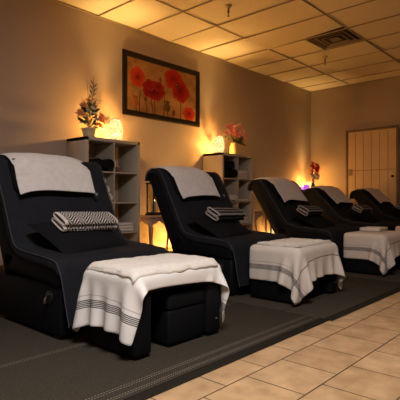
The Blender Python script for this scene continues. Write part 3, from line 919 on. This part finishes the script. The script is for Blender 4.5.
for i, (x, y, z, r, m_) in enumerate(((-.125, -.03, .26, .045, 'orange'), (-.10, -.05, .35, .040, 'orange'), (-.04, -.05, .41, .034, 'orange'), (.10, -.06, .21, .052, 'orange'), (.135, -.02, .26, .042, 'orange'), (.08, -.06, .15, .040, 'orange'),
                               (.0, -.07, .33, .028, 'whitef'), (.03, -.06, .27, .028, 'whitef'), (-.02, -.06, .40, .024, 'whitef'), (.02, -.02, .49, .020, 'whitef'), (.07, -.02, .57, .022, 'whitef'), (.115, -.02, .44, .022, 'whitef'), (.045, -.07, .21, .026, 'whitef'), (-.055, -.07, .30, .024, 'whitef'))):
    fl('blossom', lambda b: blossom(b, (x*1.1, y, z), r*1.3, 6, 3, Vector((x*2, -.6, .5)), i), M[m_], A)
# roses
V = empty('rose_vase', (5.66, 4.42, 1.4705), 0, 'pink roses in a yellow ceramic vase on the farther bookcase', 'flowers')
fl('vase', lambda b: lathe(b, [(.048, 0), (.056, .008), (.060, .05), (.060, .12), (.054, .155), (.040, .172), (.040, .19), (.046, .196), (.040, .196), (.034, .18)], 26), M['yjar'], V)
roses = [(-.20, -.02, .32, .046), (-.12, -.05, .37, .052), (-.05, -.06, .40, .05), (-.09, -.06, .31, .05), (.02, -.05, .43, .052), (.10, -.04, .42, .046), (.05, -.08, .34, .056), (-.01, -.08, .29, .046), (.12, -.06, .33, .046), (.24, -.03, .31, .048), (.29, 0, .26, .038), (-.16, 0, .42, .036), (.23, .0, .37, .036), (-.02, .04, .46, .036)]
fl('stems', lambda b: [tube(b, [(x*.05, 0, .15), (x*.4, y*.4, .16+z*.35), (x, y, z)], [.003, .003, .0025], 5) for x, y, z, r in roses], M['stem'], V)
def lv2(b):
    for k in range(48):
        x, y, z, r = roses[k % 14]; a = rl.uniform(0, 6.28)
        leaf(b, (x*.85, y*.8, z*.9-.02), (x*.9+.06*math.cos(a), y+.04*math.sin(a), z*.88-.02+.05*math.sin(a)-.02), rl.uniform(.022, .036))
    for x, z in ((.06, .22), (.12, .23), (.17, .21), (.0, .24), (.20, .25)): leaf(b, (x*.5, -.02, .24), (x+.03, -.03, z-.03), .035)
fl('foliage', lv2, M['leaf'], V)
for i, (x, y, z, r) in enumerate(roses):
    fl('rose', lambda b: blossom(b, (x, y, z), r*1.25, 6, 4, Vector((x, -.7, .6)), i+20, .9), M['pink' if i % 2 else 'palepink'], V)

# ------------------------------------------------------------------ painting
def painting():
    x0, x1, z0, z1 = 3.64, 5.09, 1.87, 2.705
    r = empty('framed_painting', ((x0+x1)/2, YB-.001, z0), 0, 'large painting of red poppies in a wide dark frame on the back wall', 'painting')
    ox = (x0+x1)/2; w, h = x1-x0, z1-z0; t = .072
    bm = bmesh.new()
    sec = [(0, 0), (0, -.030), (.012, -.036), (.05, -.028), (.066, -.020), (t, -.014), (t, 0)]
    loops = []
    for a, b in ((-1, 0), (1, 0), (1, 1), (-1, 1)):
        loops.append([bm.verts.new((a*(w/2-i), d_, (i if b == 0 else h-i))) for i, d_ in sec])
    for k in range(4):
        A_, B_ = loops[k], loops[(k+1) % 4]
        for j in range(len(sec)): bm.faces.new((A_[j], B_[j], B_[(j+1) % len(sec)], A_[(j+1) % len(sec)]))
    link('frame', bm, M['darkwood'], r, False)
    nx_, nz_ = 220, 120
    cx0, cx1, cz0, cz1 = x0+t-.004, x1-t+.004, z0+t-.004, z1-t+.004
    gx, gz = np.meshgrid(np.linspace(cx0, cx1, nx_), np.linspace(cz0, cz1, nz_), indexing='ij')
    rs = np.random.RandomState(4)
    def smooth_noise(s):
        c = rs.rand(int(14*s)+3, int(9*s)+3); u = (gx-cx0)/(cx1-cx0)*(c.shape[0]-2); v_ = (gz-cz0)/(cz1-cz0)*(c.shape[1]-2)
        i, j = u.astype(int), v_.astype(int); fu, fv = u-i, v_-j; fu = fu*fu*(3-2*fu); fv = fv*fv*(3-2*fv)
        return (c[i, j]*(1-fu)+c[i+1, j]*fu)*(1-fv)+(c[i, j+1]*(1-fu)+c[i+1, j+1]*fu)*fv
    n1, n2, n3 = smooth_noise(.6), smooth_noise(2), smooth_noise(5)
    C = np.zeros((nx_, nz_, 3)); f = np.clip(.5+(n1-.5)*.9+(n2-.5)*.4, 0, 1)[..., None]
    C[:] = np.array([.25, .135, .055])*(1-f)+np.array([.52, .30, .12])*f
    def put(mask, col): 
        nonlocal C
        mask = np.clip(mask, 0, 1)[..., None]; C = C*(1-mask)+col*mask
    def line(pts, w_, col):
        for (ax, az), (bx_, bz) in zip(pts, pts[1:]):
            dx_, dz = bx_-ax, bz-az; tt = np.clip(((gx-ax)*dx_+(gz-az)*dz)/(dx_*dx_+dz*dz), 0, 1)
            d_ = np.hypot(gx-ax-tt*dx_, gz-az-tt*dz); put((w_-d_)/.004+.5, np.array(col))
    dk = (.07, .03, .018)
    for pts in (((4.12, 2.16), (4.16, 1.95)), ((4.18, 2.14), (4.20, 1.93)), ((3.93, 2.22), (3.915, 2.05), (3.92, 1.93)), ((4.29, 2.38), (4.37, 2.2), (4.36, 1.93)), ((4.69, 2.18), (4.70, 2.05), (4.69, 1.93)),
                ((4.023, 2.09), (4.05, 2.0), (4.04, 1.93)), ((4.43, 2.03), (4.44, 1.93)), ((4.55, 1.99), (4.53, 1.93)), ((3.85, 2.02), (3.87, 1.93))): line(pts, .0065, dk)
    def poppy(cx_, cz_, rx_, rz_, n, c_in, c_mid, c_out, ph=0, eye=True):
        a = np.arctan2((gz-cz_)/rz_, (gx-cx_)/rx_); d_ = np.hypot((gx-cx_)/rx_, (gz-cz_)/rz_)
        edge = 1.03+.06*np.sin(a*n+ph)+.035*np.sin(a*(n*2+1)+ph*2)+.12*(n2-.5)
        k = d_/edge
        streak = .5+.5*np.sin(a*n*3+n3*5)
        m_ = np.clip((1-k)*14, 0, 1)
        t_ = np.clip(k+.30*(n2-.5)+.18*(streak-.5), 0, 1)[..., None]
        col = np.where(t_ < .5, np.array(c_in)*(1-2*t_)+np.array(c_mid)*2*t_, np.array(c_mid)*(2-2*t_)+np.array(c_out)*(2*t_-1))
        put(m_, col*np.array([.72, .6, .6]))
        if eye: put(np.clip((.16-d_)*12, 0, 1), np.array([.05, .012, .01])); put(np.clip(.7-abs(d_-.23)*14, 0, 1)*(streak > .5), np.array([.12, .02, .012]))
    poppy(3.885, 2.395, .13, .14, 5, (.42, .03, .02), (.72, .075, .03), (.80, .15, .05), .5)
    poppy(4.175, 2.265, .205, .130, 5, (.12, .006, .006), (.30, .012, .010), (.46, .03, .015), 1.2, False)
    poppy(4.10, 2.33, .10, .075, 4, (.40, .02, .012), (.42, .02, .012), (.5, .04, .02), .4, False)
    poppy(4.26, 2.33, .10, .07, 4, (.22, .01, .01), (.36, .016, .010), (.5, .04, .02), 2.4, False)
    poppy(4.55, 2.49, .175, .15, 5, (.30, .012, .01), (.55, .03, .02), (.66, .07, .03), .2, False)
    poppy(4.70, 2.34, .175, .155, 5, (.16, .008, .006), (.46, .02, .014), (.60, .05, .025), 1.9, False)
    put(np.clip((.055-np.hypot(gx-4.64, gz-2.42))*60, 0, 1)*(n3 > .35), np.array([.10, .02, .014])); put(np.clip((.016-np.hypot(gx-4.62, gz-2.43))*100, 0, 1), np.array([.5, .2, .12]))
    poppy(4.87, 2.045, .125, .10, 6, (.42, .03, .02), (.58, .05, .03), (.66, .10, .04), 1.1)
    def pod(cx_, cz_, rx_, rz_, col, hi, crown=True):
        d_ = np.hypot((gx-cx_)/rx_, (gz-cz_)/rz_); sh = np.clip(.5+(gx-cx_)/rx_*.6+(n3-.5)*.5, 0, 1)[..., None]
        put(np.clip((1-d_)*8, 0, 1), np.array(hi)*(1-sh)+np.array(col)*sh)
        if crown:
            m_ = (np.abs(gx-cx_) < rx_*.75)*(np.abs(gz-cz_-rz_*1.15-.01*np.cos((gx-cx_)*160)) < .016); put(m_.astype(float), np.array(col)*1.1)
    pod(3.847, 2.055, .058, .062, (.28, .085, .03), (.55, .22, .07)); pod(4.022, 2.122, .030, .032, (.10, .03, .015), (.22, .08, .03), False)
    pod(4.293, 2.435, .028, .038, (.14, .03, .02), (.36, .10, .05), False); pod(4.425, 2.07, .062, .065, (.07, .045, .022), (.17, .10, .05)); pod(4.55, 2.01, .038, .045, (.10, .045, .02), (.24, .11, .05), False)
    C = C*np.array([.70, .62, .58])
    me = bpy.data.meshes.new('canvas')
    vs = [(float(gx[i, j]-ox), -.012, float(gz[i, j]-z0)) for i in range(nx_) for j in range(nz_)]
    me.from_pydata(vs, [], [(i*nz_+j, (i+1)*nz_+j, (i+1)*nz_+j+1, i*nz_+j+1) for i in range(nx_-1) for j in range(nz_-1)])
    ca = me.color_attributes.new('paint', 'FLOAT_COLOR', 'POINT')
    ca.data.foreach_set('color', np.concatenate([C, np.ones((nx_, nz_, 1))], -1).reshape(-1).astype(np.float32))
    m_ = mat('painted canvas', (.5, .3, .2), .8, spec=.1); N, L, b = nodes(m_)
    at = N.new('ShaderNodeVertexColor'); at.layer_name = 'paint'; L.new(at.outputs[0], b.inputs['Base Color'])
    me.materials.append(m_)
    o = bpy.data.objects.new('canvas', me); COL.objects.link(o); o.parent = r
painting()

# ------------------------------------------------------------------ small carved tables, lanterns
def make_table():
    r = empty('side_table', (0, 0, 0))
    bx('table_top', (0, 0, .558), (.37, .37, .024), M['wood'], r, .006, 2)
    def apron(b, horizontal=True, side=1):
        n = 14; w = .145
        for s in (side,):
            for i in range(n):
                xa, xb = -w+2*w*i/n, -w+2*w*(i+1)/n
                za, zb = [.40+.095*(1-(abs(x)/w)**2.2)+.010*math.cos(x*60) for x in (xa, xb)]
                for A_ in (0,):
                    q = [(xa, za), (xb, zb), (xb, .546), (xa, .546)]
                    f0 = [(x, s*.150-.006, z) for x, z in q]; f1 = [(x, s*.150+.006, z) for x, z in q]
                    if not horizontal: f0 = [(y, x, z) for x, y, z in f0]; f1 = [(y, x, z) for x, y, z in f1]
                    a = [b.verts.new(p) for p in f0]; c = [b.verts.new(p) for p in f1]
                    b.faces.new(a); b.faces.new(c[::-1])
                    for k in range(4): b.faces.new((a[k], a[(k+1) % 4], c[(k+1) % 4], c[k]))
        bmesh.ops.remove_doubles(b, verts=b.verts, dist=.0002)
    for hz in (True, False):
        for sd in (-1, 1):
            bm = bmesh.new(); apron(bm, hz, sd); link('apron', bm, M['wood'], r, False)
    for sx in (-1, 1):
        for sy in (-1, 1):
            bm = bmesh.new()
            tube(bm, [(sx*.150, sy*.150, .545), (sx*.155, sy*.155, .46), (sx*.160, sy*.160, .38), (sx*.146, sy*.146, .24), (sx*.140, sy*.140, .12), (sx*.152, sy*.152, .04), (sx*.166, sy*.166, .001)], [.022, .024, .020, .014, .011, .011, .016], 10)
            link('leg', bm, M['wood'], r)
    bm = bmesh.new()
    for s in (-1, 0, 1): tube(bm, [(s*.03-.012, -.160, .508), (s*.03, -.163, .516), (s*.03+.012, -.160, .508)], .003, 6)
    link('carving', bm, M['darkwood'], r)
    return r
tb = make_table(); tb.location = (3.87, 4.35, .0005); tag(tb, 'small carved pale wood side table between the nearer bookcase and second recliner', 'table')
tb2 = copy_tree(tb); tb2.location = (6.56, 4.36, .0005); tag(tb2, 'small carved side table behind the middle recliner, mostly hidden', 'table')
def make_lantern():
    r = empty('lantern', (0, 0, 0)); a = .062
    bm = bmesh.new(); box(bm, (0, 0, .012), (.16, .16, .022), .003); box(bm, (0, 0, .030), (.145, .145, .016), .003); link('lantern_base', bm, M['iron'], r)
    bm = bmesh.new()
    for sx in (-1, 1):
        for sy in (-1, 1): box(bm, (sx*a, sy*a, .22), (.014, .014, .37))
    link('lantern_frame', bm, M['iron'], r, False)
    bm = bmesh.new()
    box(bm, (0, 0, .41), (.155, .155, .016), .003)
    lathe(bm, [(.09, .418), (.05, .455), (.02, .47), (.018, .50), (.001, .505)], 4); link('lantern_roof', bm, M['iron'], r, False)
    bm = bmesh.new(); tube(bm, [(.035*math.cos(R(q)), 0, .525+.03*math.sin(R(q))) for q in range(-90, 271, 30)], .004, 6); link('handle', bm, M['iron'], r)
    bm = bmesh.new()
    for s in (-1, 1): box(bm, (s*a, 0, .22), (.002, .108, .36)); box(bm, (0, s*a, .22), (.108, .002, .36))
    link('pane', bm, M['glass'], r, False)
    bm = bmesh.new(); lathe(bm, [(.032, .039), (.034, .045), (.034, .17), (.028, .176), (.006, .172)], 20); cd = link('candle', bm, M['wax'], r)
    bm = bmesh.new(); lathe(bm, [(.003, .172), (.008, .185), (.009, .195), (.004, .212), (.0005, .222)], 10)
    link('flame', bm, mat('flame', (1, .6, .2), .5, emit=(1, .6, .22), estr=14), cd)
    return r
ln = make_lantern(); ln.location = (3.945, 4.38, .5705); tag(ln, 'black metal candle lantern on the carved table behind the second recliner', 'lantern')
ln2 = copy_tree(ln); ln2.location = (6.52, 4.33, .5705); tag(ln2, 'black metal candle lantern showing just above the middle recliner', 'lantern')
lamp(l1, (6.88, 4.47, .001), LP['d'], 'glowing mosaic lamp on the floor behind the middle recliner', 1.)
# corner cabinet with candles, vase, lamp
cb = empty('corner_cabinet', (7.80, 4.36, 0), 0, 'brown cabinet in the far corner carrying the red flowers and purple candle', 'cabinet')
bx('cabinet_top', (0, 0, .935), (1.02, .46, .03), M['cabinet'], cb, .005); bx('cabinet_body', (0, .005, .47), (.96, .41, .90), M['cabinet'], cb, .004)
for s in (-1, 1):
    dr = bx('door', (s*.24, -.207, .48), (.46, .018, .80), M['cabinet'], cb, .004)
    bm = bmesh.new(); lathe(bm, [(.006, 0), (.012, .012), (.010, .02), (.001, .022)], 14)
    for v_ in bm.verts: v_.co = Vector((s*.035+v_.co.x, -.216-v_.co.z, .55+v_.co.y))
    link('knob', bm, M['knob'], dr)
TZ = .9505
def votive(loc, m, sz, label):
    r = empty('candle_holder', loc, R(15), label, 'candle')
    bm = bmesh.new(); box(bm, (0, 0, sz*.5), (sz, sz, sz), .008, 3); link('glass_cube', bm, m, r)
    bm = bmesh.new(); lathe(bm, [(sz*.3, sz), (sz*.3, sz+.004), (.002, sz+.006)], 16); link('wax', bm, M['wax'], r); return r
votive((7.76, 4.30, TZ), M['purple'], .095, 'purple glass candle holder in the far corner beside the red flowers')
votive((7.58, 4.30, TZ), M['rose_glass'], .06, 'small pink glass candle holder left of the purple one')
RV = empty('red_flower_vase', (8.02, 4.30, TZ), 0, 'red and white flowers in a slim dark vase in the far corner', 'flowers')
fl('vase', lambda b: lathe(b, [(.030, 0), (.038, .01), (.045, .05), (.036, .10), (.022, .135), (.026, .15), (.02, .145)], 22), M['cabinet'], RV)
rf = [(-.06, -.02, .44, .05), (.03, -.04, .47, .05), (-.01, -.05, .39, .055), (.09, -.02, .43, .045), (-.07, -.02, .36, .035), (.06, -.03, .36, .04), (.0, .02, .52, .035)]
wf = [(-.05, -.04, .26, .04), (.05, -.05, .27, .042), (.0, -.06, .22, .038), (.10, -.02, .23, .03), (-.09, -.02, .30, .028), (.02, -.04, .31, .03)]
fl('stems', lambda b: [tube(b, [(0, 0, .12), (x*.5, y*.5, .12+z*.4), (x, y, z)], .003, 5) for x, y, z, r in rf+wf], M['stem'], RV)
fl('foliage', lambda b: [leaf(b, (x*.5, 0, z-.08), (x*1.2, -.02, z-.02), .02) for x, y, z, r in rf+wf], M['leaf'], RV)
for i, (x, y, z, r) in enumerate(rf+wf):
    fl('blossom', lambda b: blossom(b, (x*1.5, y, z), r*1.35, 6, 3, Vector((x, -.7, .4)), i+50, .7), M['redf' if i < len(rf) else 'whitef'], RV)
lamp(l1, (8.20, 4.49, TZ), LP['e'], 'small glowing mosaic lamp in the far corner behind the red flowers', .68)

# ------------------------------------------------------------------ camera, world, colour
cam = bpy.data.cameras.new('camera'); co = bpy.data.objects.new('camera', cam); COL.objects.link(co)
cam.sensor_width = 36; cam.lens = 36*453/400; cam.shift_y = -1/400; cam.clip_start = .05
co.location = (0, 0, .78); co.rotation_euler = (R(90), 0, R(42.2-90))
S = bpy.context.scene; S.camera = co
w = bpy.data.worlds.new('world'); S.world = w; w.use_nodes = True
w.node_tree.nodes['Background'].inputs[0].default_value = (.02, .018, .015, 1)
S.view_settings.view_transform = 'Standard'; S.view_settings.look = 'None'; S.view_settings.gamma = 1; S.view_settings.use_curve_mapping = False
S.view_settings.exposure = 0.
S.cycles.use_denoising = True; S.cycles.max_bounces = 8; S.cycles.transparent_max_bounces = 12; S.cycles.sample_clamp_indirect = 4
S.cycles.caustics_reflective = False; S.cycles.caustics_refractive = False
